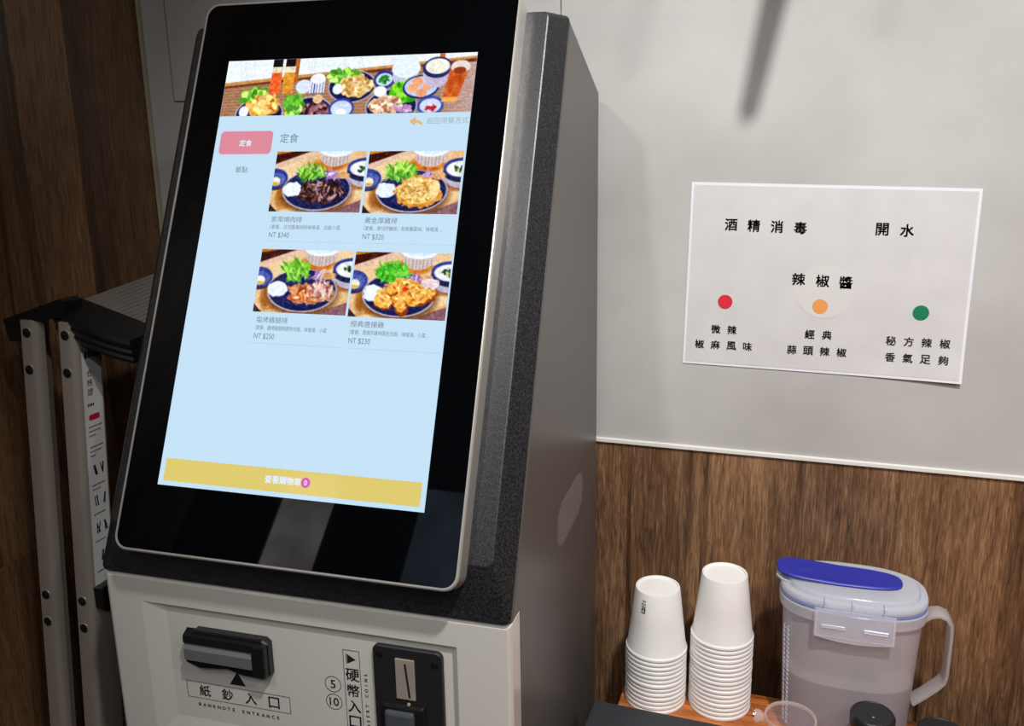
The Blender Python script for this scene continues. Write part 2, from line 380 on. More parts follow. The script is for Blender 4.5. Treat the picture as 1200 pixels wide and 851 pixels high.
def dish_photo(kind, seed):
    P = Paint(128, 82, 1.56, (232, 205, 168), seed)
    P.mask((P.n(30) - .3) * 1.2, (215, 175, 125)); P.mask(np.clip((np.sin((P.u * 6 + P.v * 14)) - .9) * 6, 0, .5), (190, 140, 90))
    P.half(1.0, .78, .58, 1.02, (150, 112, 122), 18, 3); P.half(1.0, .745, .53, 1.02, (228, 180, 130)); P.half(1.0, .79, .60, 1.02, (140, 104, 112), 16, 3)
    P.half(0, .27, .48, .0, (150, 105, 100), 16, 4); P.half(0, .31, .52, .02, (222, 190, 168), 6); P.half(0, .22, .40, .0, (78, 36, 30), 16, 4); P.half(0, .06, .22, 0, (200, 140, 50), 20)
    P.ell(.30, .80, .22, .15, (178, 120, 58), 20, 5, soft=6); P.ell(.12, .72, .06, .2, (170, 112, 54), 16, 5, soft=4)
    P.ell(.62, .22, .18, .12, (200, 120, 40), 20, 5, soft=4)
    P.half(.10, 1.0, .0, .86, (70, 52, 52), 10, 4)
    # rice bowl (striped) at the top, soup bowl on the right, small dish on the left
    P.ell(.66, .06, .175, .20, (206, 190, 186)); st = (np.abs(((P.u - .66) * 26) % 1 - .5) < .10) & (((P.u - .66) / .17) ** 2 + ((P.v - .06) / .195) ** 2 < 1) & (P.v > .08)
    P.mask(st * .5, (120, 112, 122)); P.ell(.66, -.03, .19, .13, (232, 238, 246)); P.ell(.66, -.05, .165, .11, (212, 228, 246))
    P.ell(1.02, .50, .19, .13, (150, 92, 50), 10, soft=5); P.ell(1.0, .40, .185, .19, (186, 178, 198), 12, 3); P.ell(1.0, .33, .195, .17, (44, 48, 82), 10, 3); P.ell(1.0, .27, .195, .155, (58, 70, 150), 12, 3); P.ell(1.0, .29, .165, .125, (232, 232, 230), 12, 4)
    P.strokes(.97, .30, .05, .05, [(60, 110, 60), (40, 70, 50), (190, 190, 150)], 9, .02, .02, seed + 5)
    P.ell(.02, .50, .14, .15, (70, 62, 80), 10); P.ell(.02, .45, .145, .16, (62, 74, 150), 14, 3); P.ell(.03, .47, .11, .11, (96, 108, 176), 16, 3)
    P.ell(.03, .50, .055, .07, (236, 232, 214), 8); P.ell(.035, .54, .045, .028, (212, 180, 90), 14)
    # main plate
    P.ell(.51, .70, .38, .33, (120, 78, 44), 10, soft=7); P.ell(.50, .64, .375, .335, (190, 186, 202)); P.ell(.50, .635, .36, .32, NAVY, 12, 3); P.ell(.51, .625, .31, .26, (46, 52, 104), 14, 3)
    gx = {0: (.42, .36), 1: (.36, .34), 2: (.40, .33), 3: (.42, .30)}[kind]
    P.strokes(gx[0], gx[1], .15, .13, GREENS, 90 if kind != 0 else 60, .05, .018, seed + 9, .2, 2.6)
    if kind == 3: P.strokes(gx[0], gx[1] + .02, .17, .12, [(90, 190, 60), (60, 160, 40), (130, 210, 90)], 120, .03, .02, seed + 2)
    P.strokes(.66, .40, .08, .05, [(190, 150, 200), (220, 200, 225), (165, 120, 180)], 22, .04, .014, seed + 3)
    P.ell(.77, .40, .07, .055, (214, 168, 120), 24, 3, rag=.4)
    P.ell(.235, .63, .105, .12, (228, 236, 248), 8, 4, rag=.25)
    if kind == 0:
        P.ell(.56, .67, .25, .19, (66, 38, 38), 30, 3, rag=.55); P.strokes(.56, .66, .22, .15, [(110, 70, 70), (150, 112, 115), (48, 26, 28), (80, 44, 40), (190, 165, 170)], 130, .03, .016, seed + 4)
    elif kind == 1:
        P.ell(.57, .66, .25, .25, (214, 150, 70), 24, 3, rag=.3); P.ell(.57, .63, .22, .21, (232, 196, 122), 30, 2, rag=.3); P.strokes(.57, .63, .2, .19, [(246, 222, 160), (206, 160, 90), (188, 130, 66), (250, 236, 190)], 130, .018, .012, seed + 4)
        P.ell(.74, .62, .05, .14, (236, 214, 158), 14, 3, rot=.2)
    elif kind == 2:
        P.ell(.60, .68, .24, .17, (206, 150, 116), 36, 3, rag=.5); P.strokes(.52, .70, .15, .12, [(226, 140, 70), (180, 84, 50), (244, 200, 160), (150, 70, 52)], 70, .03, .02, seed + 4); P.strokes(.70, .62, .13, .12, [(236, 200, 190), (196, 140, 130), (250, 230, 222), (150, 96, 88)], 80, .03, .018, seed + 6)
    else:
        for cx, cy, rx, ry, ro in ((.35, .70, .10, .15, .3), (.52, .68, .09, .24, -.25), (.62, .50, .20, .10, .2), (.72, .66, .17, .10, -.3), (.46, .52, .13, .09, -.5)):
            P.ell(cx + .01, cy + .03, rx, ry, (150, 70, 24), 16, 3, rot=ro, rag=.3); P.ell(cx, cy, rx * .92, ry * .92, (236, 180, 92), 36, 3, rot=ro, rag=.4)
        P.strokes(.54, .62, .25, .2, [(250, 220, 150), (210, 120, 40), (246, 200, 120), (232, 160, 80)], 90, .025, .016, seed + 4); P.ell(.56, .56, .03, .035, (222, 70, 40), 10)
        P.ell(.80, .46, .09, .08, (226, 206, 214), 20, 3, rag=.5)
    return P
for i, (x0, x1, z0, z1) in enumerate(((-.0618, .0344, .0544, .1160), (.0370, .1318, .0538, .1156), (-.0618, .0346, -.0451, .0167), (.0370, .1323, -.0457, .0164))):
    P = dish_photo(i, 20 + 31 * i); o = P.mesh('menu_photo', x0, x1, z0, z1, E1, screen)
    o['label'] = ('photo of dark glazed meat on a navy plate', 'photo of a golden breaded cutlet on a navy plate', 'photo of grilled meat with greens on a navy plate', 'photo of golden fried chicken pieces on a navy plate')[i]
def banner():
    P = Paint(340, 78, 4.36, (176, 136, 108), 3)
    P.mask(np.clip(np.abs(np.sin(P.v * 60 + P.u * 10)) - .5, 0, .6), (140, 98, 76)); P.half(.62, 1.05, 1.0, .2, (176, 136, 108)) if 0 else None
    P.mask(np.clip((P.u - .8) * 4, 0, .8), (196, 172, 172), 14, 3)
    P.half(0, .50, 1.0, .16, (120, 70, 44), 14, 4); P.half(0, .46, 1.0, .10, (200, 150, 96), 10, 4); P.half(0, .40, 1.0, .06, (228, 236, 240), 6, 8)
    P.mask(((P.u > .285) & (P.u < .305) & (P.v < .42)) * 1.0, (176, 104, 50), 12)
    P.mask(((P.u > .86) & (P.u < .88) & (P.v < .2)) * 1.0, (190, 110, 50), 12)
    for x, c in ((.215, (232, 110, 60)), (.268, (214, 150, 60))):       # bottles
        P.mask(((np.abs(P.u - x) < .022) & (P.v > .12) & (P.v < .62)) * 1.0, c, 24, 4); P.mask(((np.abs(P.u - x) < .02) & (P.v < .16)) * 1.0, (36, 32, 30)); P.mask(((np.abs(P.u - x) < .022) & (P.v > .14) & (P.v < .24)) * 1.0, (226, 214, 190), 20, 3)
    def plate(x, y, rx, ry): P.ell(x, y, rx, ry, (186, 188, 206)); P.ell(x, y, rx * .95, ry * .94, (36, 42, 84), 10)
    plate(.165, .96, .10, .28); P.strokes(.135, .66, .05, .14, GREENS, 60, .016, .05, 4); P.ell(.18, .82, .066, .20, (226, 176, 90), 34, 4, rag=.4); P.ell(.10, .92, .02, .1, (232, 236, 244)); P.strokes(.19, .82, .06, .16, [(246, 214, 140), (196, 130, 50)], 30, .014, .04, 14)
    plate(.375, .98, .095, .30); P.strokes(.305, .82, .035, .18, GREENS, 50, .014, .06, 6); P.ell(.40, .95, .06, .18, (110, 70, 78), 36, 3, rag=.4); P.strokes(.40, .93, .05, .14, [(200, 150, 165), (60, 34, 36), (160, 110, 120)], 50, .01, .03, 7); P.ell(.40, .72, .02, .08, (220, 190, 150), 14)
    P.ell(.335, .50, .032, .12, (214, 224, 244)); P.mask(((np.abs(P.u - .39) < .03) & (P.v > .36) & (P.v < .62)) * 1.0, (214, 222, 240)); P.mask(((np.abs(P.u - .39) < .03) & (P.v > .42) & (P.v < .64) & ((P.u * 90) % 1 < .3)) * 1.0, (90, 96, 160)); P.ell(.39, .37, .03, .09, (232, 238, 250))
    plate(.53, .52, .095, .28); P.strokes(.495, .34, .06, .1, GREENS, 50, .018, .04, 8); P.ell(.545, .52, .07, .2, (226, 192, 130), 34, 3, rag=.3); P.strokes(.545, .52, .06, .16, [(246, 224, 170), (196, 150, 90)], 50, .008, .03, 9); P.ell(.475, .56, .02, .09, (230, 236, 248))
    P.ell(.50, .90, .05, .18, (60, 76, 160), 10); P.ell(.50, .90, .042, .14, (200, 214, 240), 10); P.ell(.50, .96, .02, .06, (240, 240, 244))
    P.ell(.655, .42, .042, .16, (60, 72, 150), 10); P.ell(.655, .42, .032, .11, (206, 218, 230)); P.strokes(.655, .42, .02, .06, [(80, 170, 90), (50, 130, 70)], 18, .006, .03, 3)
    P.ell(.735, .36, .05, .18, (196, 196, 214)); P.ell(.735, .24, .055, .16, (222, 234, 246)); 
    plate(.695, .88, .10, .30); P.strokes(.74, .64, .05, .16, [(110, 210, 40), (70, 180, 30), (160, 230, 80)], 90, .012, .05, 2); P.ell(.67, .86, .06, .18, (220, 186, 160), 34, 3, rag=.5); P.strokes(.67, .86, .06, .15, [(246, 220, 200), (180, 130, 100)], 40, .01, .03, 12); P.ell(.645, .62, .025, .09, (240, 242, 250)); P.strokes(.745, .92, .03, .06, [(200, 150, 205), (230, 200, 230)], 16, .012, .03, 11)
    P.ell(.80, .56, .07, .20, (40, 52, 120)); P.ell(.80, .555, .062, .17, (196, 208, 236), 12); [P.ell(x, y, .02, .075, (236, 170, 130), 14) for x, y in ((.785, .47), (.825, .54), (.77, .58), (.805, .66))]
    P.ell(.855, .36, .052, .22, (196, 186, 210), 10); P.ell(.855, .24, .055, .18, (44, 54, 110), 8); P.ell(.855, .22, .046, .13, (232, 230, 220), 10)
    P.ell(.845, .88, .05, .17, (70, 90, 170), 14); P.ell(.845, .88, .04, .12, (206, 216, 240)); P.strokes(.845, .92, .02, .05, [(220, 60, 60), (240, 230, 230), (180, 40, 50)], 14, .006, .03, 13)
    gl = (P.u - .925 - (.55 - P.v) * .05) / (.032 + (.55 - P.v) * .014); P.mask(((np.abs(gl) < 1) & (P.v > .22) & (P.v < .82)) * 1.0, (202, 104, 54), 24, 6); P.mask(((np.abs(gl) < 1) & (P.v > .74) & (P.v < .82)) * .8, (240, 190, 110)); P.ell(.942, .24, .036, .11, (226, 214, 206)); P.ell(.94, .30, .024, .06, (150, 70, 40))
    return P
o = banner().mesh('menu_photo', -.1335, .1338, .1540, .2142, E1, screen); o['label'] = 'wide banner photo of set meals, bowls and drinks'
mb = MB(); poly2d(mb, rrect(-.1283, -.0696, .1135, .1378, .004), E1); S(mb, 'menu_button', M_spink, screen)['label'] = 'pink selected menu tab'
mb = MB(); put(mb, '定食', -.0990, .1252, h=.0066, y=E2, bold=.02); S(mb, 'lettering', M_swhite, screen)
mb = MB(); put(mb, '定食', -.0513, .1298, h=.0096, y=E1); S(mb, 'lettering', M_sgrey, screen)
mb = MB(); put(mb, '單點', -.0988, .0972, h=.0066, y=E1); S(mb, 'lettering', M_sgrey, screen)
mb = MB(); put(mb, '返回用餐方式', .1118, .1458, h=.0066, y=E1); S(mb, 'lettering', M_slight, screen)
mb = MB(); poly2d(mb, [(.0730 + .0, .1455), (.0795, .1502), (.0795, .1472), (.0862, .1448), (.0878, .1405), (.0835, .1432), (.0795, .1436), (.0795, .1408)], E1); S(mb, 'back_arrow', M_sorange, screen)
M_smenu = emis('screen_menu_text', (112, 124, 138)); M_sdiv = emis('screen_divider', (176, 206, 226))
for nm, de, pr, xn, zz in (('家常燒肉排', '（套餐、日式醬燒肉附味噌湯、白飯小菜…', 'NT $340', -.0572, .0468), ('黃金厚豬排', '（套餐、厚切炸豬排，附高麗菜絲、味噌湯…', 'NT $320', .0412, .0469), ('塩烤雞腿排', '（套餐、鹽烤雞腿時蔬附白飯、味噌湯、小菜…', 'NT $250', -.0566, -.0524), ('經典唐揚雞', '（套餐、唐揚炸雞時蔬附白飯、味噌湯、小菜…', 'NT $230', .0412, -.0522)):
    for tx, hh, dz, ww in ((nm, .0060, 0, .033), (de, .0046, -.0078, .078), (pr, .0060, -.0163, .0215)):
        mb = MB(); put(mb, tx, xn + ww / 2, zz + dz, h=hh, w=ww, y=E1); S(mb, 'lettering', M_smenu, screen)
for x0, x1, z in ((-.062, .034, .0245), (.037, .132, .0245), (-.062, .034, -.0752), (.037, .132, -.0752)):
    mb = MB(); quad2d(mb, x0, x1, z - .0002, z + .0002, E1); S(mb, 'divider_line', M_sdiv, screen)
mb = MB(); poly2d(mb, rrect(-.1285, .1292, -.2102, -.1893, .0012), E1); S(mb, 'menu_button', M_syel, screen)['label'] = 'wide yellow checkout bar'
mb = MB(); put(mb, '查看購物車', -.0045, -.1993, h=.0068, y=E2, bold=.03); S(mb, 'lettering', M_swhite, screen)
mb = MB(); disc2d(mb, .0184, -.1994, .0046, E2); S(mb, 'count_badge', M_smag, screen)
mb = MB(); put(mb, '0', .0184, -.1994, h=.0044, y=E2 - .0001, bold=.02); S(mb, 'lettering', M_swhite, screen)

# --- off-white lower front with its sunken field
Y0, Y1 = -0.0862, -0.0822
def kz(z): return z + KZ
wf = MB()
ZT, ZB = -0.2945, -KZ + 0.02
ox0, ox1, oz0, oz1 = -.1695, .1590, -.4740, -.3222
ix0, ix1, iz0, iz1 = -.1450, .1530, -.4480, -.3240
R0 = [(-HW, ZB), (HW, ZB), (HW, ZT), (-HW, ZT)]; R1 = [(ox0, oz0), (ox1, oz0), (ox1, oz1), (ox0, oz1)]; R2 = [(ix0, iz0), (ix1, iz0), (ix1, iz1), (ix0, iz1)]
e = .004
RB = [(-HW, -.0594)] # back
rings = [[(x, -0.0594, kz(z)) for x, z in R0], [(x, Y0 + e, kz(z)) for x, z in R0],
         [(x * (1 - e * .35 / HW), Y0 + e * .25, kz(z - (e * .35 if z == ZT else -e * .35))) for x, z in R0],
         [(x * (1 - e / HW), Y0, kz(z - (e if z == ZT else -e))) for x, z in R0],
         [(x, Y0, kz(z)) for x, z in R1], [(x, Y1, kz(z)) for x, z in R2]]
wf.loft(rings, smooth=False)
wp = wf.build('lower_front', M_white, kiosk); wp['label'] = 'off-white lower front panel with sunken field'
# banknote slot
YB = Y1
bs = MB()
prof = [(-.1230, -.3559), (-.1100, -.3432), (-.0345, -.3432), (-.0300, -.3470), (-.0300, -.3800), (-.0375, -.3850), (-.0600, -.3842), (-.0760, -.3800), (-.1080, -.3838), (-.1230, -.3790)]
def ringp(s, y): cx, cz = -.0765, -.364; return [(cx + (x - cx) * s, y, kz(cz + (z - cz) * s)) for x, z in prof]
bs.loft([ringp(1, YB + .001), ringp(1, YB - .007), ringp(.96, YB - .009)], smooth=False)
slot = bs.build('banknote_slot', M_blk, kiosk); slot['label'] = 'black banknote slot housing'
M_slotgrey = mat('slot_grey', (112, 114, 118), 0.28, 0.1)
MB().prism([(YB - .005, kz(-.3550)), (YB - .0105, kz(-.3570)), (YB - .0140, kz(-.3610)), (YB - .0140, kz(-.3725)), (YB - .008, kz(-.3765)), (YB - .005, kz(-.3765))], -.1190, -.0450, 'x').build('slot_insert', M_slotgrey, slot)
MB().bbox(-.0450, -.0310, YB - .0145, YB - .006, kz(-.3800), kz(-.3460), .002).build('slot_cheek', M_blk, slot)
MB().prism([(YB - .004, kz(-.3435)), (YB - .0120, kz(-.3480)), (YB - .0125, kz(-.3550)), (YB - .004, kz(-.3560))], -.1200, -.0400, 'x').build('slot_hood', M_blk, slot)
L = Y1 - .0003
mb = MB(); poly2d(mb, [(-.0810, kz(-.4025)), (-.0633, kz(-.4022)), (-.0717, kz(-.3875))], L); S(mb, 'arrow_mark', M_ink, kiosk)
mb = MB(); frame2d(mb, -.1309, -.0157, kz(-.4243), kz(-.4058), .0005, L)
for ch, x in zip('紙鈔入口', (-.1105, -.0850, -.0590, -.0335)): put(mb, ch, x, kz(-.4150), h=.0122, y=L, bold=.012)
S(mb, 'lettering', M_ink, kiosk)
mb = MB()
for i, ch in enumerate('BANKNOTE ENTRANCE'):
    if ch != ' ': put(mb, ch, -.1180 + i * .00548, kz(-.4312), h=.0034, y=L, bold=.03)
S(mb, 'lettering', M_ink, kiosk)
mb = MB(); frame2d(mb, .0442, .0612, kz(-.4420), kz(-.3442), .0005, L)
poly2d(mb, [(.0485, kz(-.3485)), (.0485, kz(-.3585)), (.0572, kz(-.3535))], L); quad2d(mb, .0472, .0479, kz(-.3585), kz(-.3485), L)
for i, ch in enumerate('硬幣入口'): put(mb, ch, .0528, kz(-.3700 - i * .0168), h=.0128, y=L, bold=.012)
S(mb, 'lettering', M_ink, kiosk)
mb = MB()
for i, ch in enumerate('INSERT COINS'):
    if ch != ' ': put(mb, ch, .0663, kz(-.4280 + i * .00545), h=.0032, y=L, bold=.03, rot=math.pi / 2)
S(mb, 'lettering', M_ink, kiosk)
mb = MB()
for t, z in (('5', -.3832), ('10', -.4020)):
    mb = MB(); ring2d(mb, .0319, kz(z), .0079, .0085, L); put(mb, t, .0319, kz(z), h=.0086, y=L, bold=.01); S(mb, 'lettering', M_ink, kiosk)
# coin acceptor
cp = MB(); P0 = [(x, kz(z)) for x, z in rrect(.0765, .1445, -.4560, -.3315, .006)]
cp.loft([[(x, Y1 + .001, z) for x, z in P0], [(x, Y1 - .0035, z) for x, z in P0], [(.1105 + (x - .1105) * .975, Y1 - .0045, kz(-.394) + (z - kz(-.394)) * .985) for x, z in P0]], smooth=False)
coin = cp.build('coin_acceptor', M_blk2, kiosk); coin['label'] = 'black coin slot plate'
YC = Y1 - .0045
st = MB().bbox(.0990, .1178, YC - .0012, YC + .001, kz(-.3830), kz(-.3418), .0005).build('coin_slot_plate', M_steel, coin); st['label'] = 'shiny metal plate with coin slit'
mb = MB(); poly2d(mb, [(.1078, kz(-.3460)), (.1099, kz(-.3460)), (.1133, kz(-.3805)), (.1112, kz(-.3805))], YC - .0014); S(mb, 'coin_slit', M_blackgap, coin)
for x, z in ((.0840, -.3395), (.1375, -.3430), (.0840, -.448), (.1375, -.448)):
    b = MB().lathe([(.0036, 0), (.0036, .0006), (.0026, .0010)], n=20); b.v = [(x + q[0], YC - q[2], kz(z) + q[1]) for q in b.v]; b.build('screw', M_blk, coin)
MB().bbox(.0855, .1275, YC - .006, YC + .001, kz(-.4300), kz(-.3870), .0025).build('button_surround', M_blk, coin)
MB().bbox(.0895, .1185, YC - .0105, YC - .004, kz(-.4240), kz(-.3915), .003).build('return_button', mat('button_smoke', (74, 78, 84), 0.2), coin)
b = MB().lathe([(.0016, 0), (.0016, .0015), (.0008, .002)], n=12); b.v = [(.1130 + q[0], YC - .005 - q[2], kz(-.3840) + q[1]) for q in b.v]; b.build('pin', M_steel, coin)
# perforated speaker grille on the side
gr = MB(); n_, x_ = 8, HW + .0003
cy, cz = .148, kz(-.2847)
for i in range(-17, 18):
    for j in range(-5, 6):
        y = cy + i * .0036 + (j % 2) * .0018; z = cz + j * .0046
        du = max(0, abs(y - cy) - .042); 
        if math.hypot(du, z - cz) < .0235:
            gr.add([(x_, y + .0011 * math.cos(2 * math.pi * k / n_), z + .0012 * math.sin(2 * math.pi * k / n_)) for k in range(n_)], [tuple(range(n_))])
go = gr.build('speaker_grille', mat('grille_dots', (196, 190, 184), 0.5), kiosk); go['kind'] = 'stuff'; go['label'] = 'patch of small round speaker perforations'

# ------------------------------------------------------------ paper sign
PC = Vector((0.0227, WY, 1.3373))
sign = empty('paper_sign', (PC.x, PC.y, 1.3373 - .11), 'white printed paper sign with red, orange and green dots taped to the grey wall', 'sign')
PQ = [(-.1522, .1112), (.1549, .1054), (.1538, -.1097), (-.1566, -.1069)]
def curl(x, z):
    t = max(0, (x / .155 - z / .11 - 1.05)) ; b = max(0, -z / .11 - .75) ; r_ = max(0, x / .155 - .7)
    return .0009 + .0045 * t * t + .004 * b * b + .001 * r_
def sheet(inset, y_off, name, m, parent):
    nx, nzz = 30, 22; v = []; f = []
    for j in range(nzz + 1):
        for i in range(nx + 1):
            s, t = i / nx, j / nzz
            a = Vector(PQ[0]) * (1 - s) + Vector(PQ[1]) * s; b = Vector(PQ[3]) * (1 - s) + Vector(PQ[2]) * s; q = a * (1 - t) + b * t
            x = q.x * (1 - inset / .155); z = q.y * (1 - inset / .108)
            v.append((x, -curl(x, z) - y_off, z + .11))
    for j in range(nzz):
        for i in range(nx): k = j * (nx + 1) + i; f.append((k, k + nx + 1, k + nx + 2, k + 1))
    mb = MB(); mb.add(v, f, True); return mb.build(name, m, parent)
M_paper = mat('paper_white', (238, 240, 246), 0.55)
sheet(0, 0, 'paper', M_paper, sign)
sheet(.0032, .0003, 'printed_field', vary(mat('marble_print', (222, 218, 216), 0.55), (212, 210, 209), (223, 221, 220), 22, .25, .75, 6), sign)
def yp(d): return lambda x, z: -curl(x, z - .11) - d
mb = MB(); disc2d(mb, .002, .11 - .012, .031, -.0009 - .0005); mb.build('pale_disc', mat('pale_print', (222, 220, 217), 0.55), sign)
for nm, rgb, x, z in (('red_dot', (222, 46, 66), -.1085, -.0288), ('orange_dot', (240, 164, 92), -.0014, -.0294), ('green_dot', (22, 128, 88), .1057, -.0316)):
    mb = MB(); disc2d(mb, x, z + .11, .0085, 0); f_ = yp(.0007); mb.v = [(q[0], f_(q[0], q[2]), q[2]) for q in mb.v]; mb.build(nm, mat(nm, rgb, 0.5), sign)
yb = yp(.0007)
def signline(tx, xs, zs, h):
    mb = MB()
    for ch, x, z in zip(tx, xs, zs): put(mb, ch, x, z + .11, h=h, yf=yb, bold=.021)
    mb.build('lettering', M_ink, sign)
signline('酒精消毒', (-.1053, -.0797, -.0540, -.0283), (.0626, .0618, .0610, .0602), .0134)
signline('開水', (.0585, .0840), (.0605, .0596), .0134)
signline('辣椒醬', (-.0267, -.0005, .0247), (.0014, .0004, -.0006), .0138)
for tx, x0, x1, z in (('微辣', -.1181, -.0991, -.0625), ('椒麻風味', -.1368, -.0803, -.0818), ('經典', -.0107, .0083, -.0626), ('蒜頭辣椒', -.0296, .0255, -.0823), ('秘方辣椒', .0773, .1332, -.0653), ('香氣足夠', .0779, .1331, -.0843)):
    signline(tx, [x0 + (x1 - x0) * i / (len(tx) - 1) for i in range(len(tx))], [z] * len(tx), .0102)

# ------------------------------------------------------------ counter
ctr = empty('counter', (0.40, 0.76, 0), 'orange-brown wooden counter along the wood-panelled wall', 'counter')
CX, CYc = 0.40, 0.76; CT = 0.828
cl, cr_, cf, cbk = -0.184 - CX, 1.3 - CX, 0.50 - CYc, 0.985 - CYc
MB().bbox(cl, cr_, cf, cbk, CT - .022, CT, .002).build('worktop', M_counter, ctr)
MB().box(cl + .01, cr_ - .01, cf + .02, cbk - .01, 0.06, CT - .022).build('cabinet_body', M_blk2, ctr)
MB().box(cl + .03, cr_ - .03, cf + .05, cbk - .02, 0, 0.06).build('plinth', M_blackgap, ctr)
for i in range(3):
    a = cl + .015 + i * (cr_ - cl - .03) / 3; b = a + (cr_ - cl - .03) / 3 - .004
    dr = MB().bbox(a, b, cf + .004, cf + .02, .07, CT - .03, .002).build('door', M_blk2, ctr); MB().bbox(b - .03, b - .02, cf - .012, cf + .004, .5, .64, .002).build('handle', M_steel, dr)

# ------------------------------------------------------------ paper cups, upside down and nested
M_cup = mat('cup_paper', (238, 235, 232), 0.5)
def cup_mesh():
    mb = MB(); R, r, H = .0370, .0264, .0805
    def rad(z): return .0358 + (r - .0358) * z / H
    lip = [(.0358 + .0013 * math.cos(a) * 1.0, .0021 + .0021 * math.sin(a)) for a in [math.radians(t) for t in (-90, -45, 0, 45, 90)]]
    prof = [(.0352, .0005)] + lip + [(rad(.006), .006), (rad(H * .5), H * .5), (rad(H) + .0001, H - .0012), (r - .0004, H), (r - .0018, H), (r - .0026, H - .0022), (.0001, H - .0026)]
    mb.lathe(prof, n=56, cap0=False, cap1=False)
    return mb
cup0 = cup_mesh().build('paper_cup', M_cup)
me_cup = cup0.data; bpy.data.objects.remove(cup0)
ords = ['topmost', 'second', 'third', 'fourth', 'fifth', 'sixth', 'seventh', 'eighth', 'ninth', 'tenth', 'eleventh', 'twelfth', 'thirteenth', 'fourteenth', 'fifteenth', 'sixteenth', 'lowest']
def cups(cx, cy, n, pitch, which, group):
    first = None
    for k in range(n):
        o = bpy.data.objects.new('paper_cup', me_cup); COL.objects.link(o)
        o.location = (cx + random.uniform(-.0003, .0003) * (k > 0), cy + random.uniform(-.0003, .0003) * (k > 0), CT + k * pitch); o.rotation_euler = (0, 0, random.uniform(0, 6.28))
        q = n - 1 - k; od = 'lowest' if k == 0 else ords[q]
        tag(o, f'white paper cup turned upside down, {od} of the {which}', 'paper cup', group)
        if q == 0: first = o
    return first
topR = cups(-.0664, .9558, 17, .0058, 'taller stack beside the water jug', 'nested white paper cups')
topL = cups(-.1430, .9452, 13, .0058, 'shorter stack beside the kiosk', 'nested white paper cups')
topL.rotation_euler = (0, 0, 0)
# small printed mark and side seam of the left top cup
def on_cup(a, z): rr = .0358 + (.0264 - .0358) * z / .0805 + .00025; return (rr * math.cos(a), rr * math.sin(a), z)
A0 = math.radians(-116)
mb = MB()
for a, z, da, dz in ((0, 0, .10, .0026), (.02, -.0040, .09, .0009), (-.05, -.0058, .04, .0018), (.07, -.006, .035, .002), (0, -.0092, .10, .0008), (.01, .0052, .09, .0007)):
    t = [on_cup(A0 + a + sx * da, .0665 + z + sz * dz) for sx, sz in ((-1, -1), (1, -1), (1, 1), (-1, 1))]
    if a == 0 and z == 0:
        for u0, u1, w0, w1 in ((-1, 1, .6, 1), (-1, 1, -1, -.6), (-1, -.7, -1, 1), (.7, 1, -1, 1), (-.3, .3, -.3, .3)): mb.add([on_cup(A0 + a + u * da, .0665 + z + w * dz) for u, w in ((u0, w0), (u1, w0), (u1, w1), (u0, w1))], [(0, 1, 2, 3)])
    else: mb.add(t, [(0, 1, 2, 3)])
mb.build('printed_mark', mat('mark_grey', (92, 90, 88), 0.6), topL)
mb = MB(); As = math.radians(-140)
mb.add([on_cup(As + d, z) for z in (.006, .078) for d in (-.012, .012)], [(0, 1, 3, 2)]); mb.build('side_seam', mat('cup_seam', (226, 224, 222), 0.5), topL)

# ------------------------------------------------------------ water jug
JX, JY = .0742, .950
jug = empty('water_jug', (JX, JY, CT), 'translucent plastic water jug with blue pouring flap, half full of water', 'jug')
def milky(name, rgb, transp, rough=0.25, tl=0.5):
    m = bpy.data.materials.new(name); m.use_nodes = True; n = m.node_tree.nodes; l = m.node_tree.links
    out = n['Material Output']; b = n['Principled BSDF']; b.inputs['Base Color'].default_value = (*lin(rgb), 1); b.inputs['Roughness'].default_value = rough
    tr = n.new('ShaderNodeBsdfTransparent'); tr.inputs[0].default_value = (0.97, 0.97, 1, 1); ts = n.new('ShaderNodeBsdfTranslucent'); ts.inputs[0].default_value = (*lin(rgb), 1)
    m1 = n.new('ShaderNodeMixShader'); m1.inputs[0].default_value = tl; l.new(b.outputs[0], m1.inputs[1]); l.new(ts.outputs[0], m1.inputs[2])
    m2 = n.new('ShaderNodeMixShader'); m2.inputs[0].default_value = transp; l.new(m1.outputs[0], m2.inputs[1]); l.new(tr.outputs[0], m2.inputs[2]); l.new(m2.outputs[0], out.inputs[0])
    return m
M_jug = milky('milky_plastic', (240, 238, 246), 0.47, 0.16, 0.38); M_lid = milky('lid_plastic', (236, 240, 248), 0.34, 0.2, 0.4); M_clip = milky('clip_plastic', (240, 242, 250), 0.55, 0.15, 0.4); M_handle = milky('handle_plastic', (216, 212, 212), 0.22, 0.25)
M_blue = mat('blue_flap', (40, 46, 158), 0.4); M_seal = milky('seal_blue', (150, 176, 232), 0.1, 0.3)
M_water = milky('water', (110, 102, 106), 0.56, 0.03, 0.2); M_wtop = milky('water_surface', (206, 196, 186), 0.30, 0.04, 0.3)  # pale beige of the water top stands in for light reflected off it
def stad(hx, hy, z, n=56, p=2.6, cx=0.0):
    out = []
    for j in range(n):
        a = 2 * math.pi * j / n; c, s = math.cos(a), math.sin(a)
        out.append((cx + hx * math.copysign(abs(c) ** (2 / p), c), hy * math.copysign(abs(s) ** (2 / p), s), z))
    return out
jb = MB(); JH = .160
prof = [(.050, .026, .0005), (.062, .036, .0005), (.0665, .0405, .004), (.068, .042, .010), (.0735, .0472, JH - .008), (.0742, .048, JH)]
jb.loft([stad(a, b, z) for a, b, z in prof], cap0=True, cap1=False); jb.build('jug_body', M_jug, jug)
MB().loft([stad(.0742, .048, JH - .004), stad(.0772, .051, JH - .002), stad(.0780, .0518, JH + .004), stad(.0780, .0518, JH + .010), stad(.0765, .0503, JH + .0115), stad(.0735, .0473, JH + .011)], cap0=False, cap1=False).build('collar', M_lid, jug)
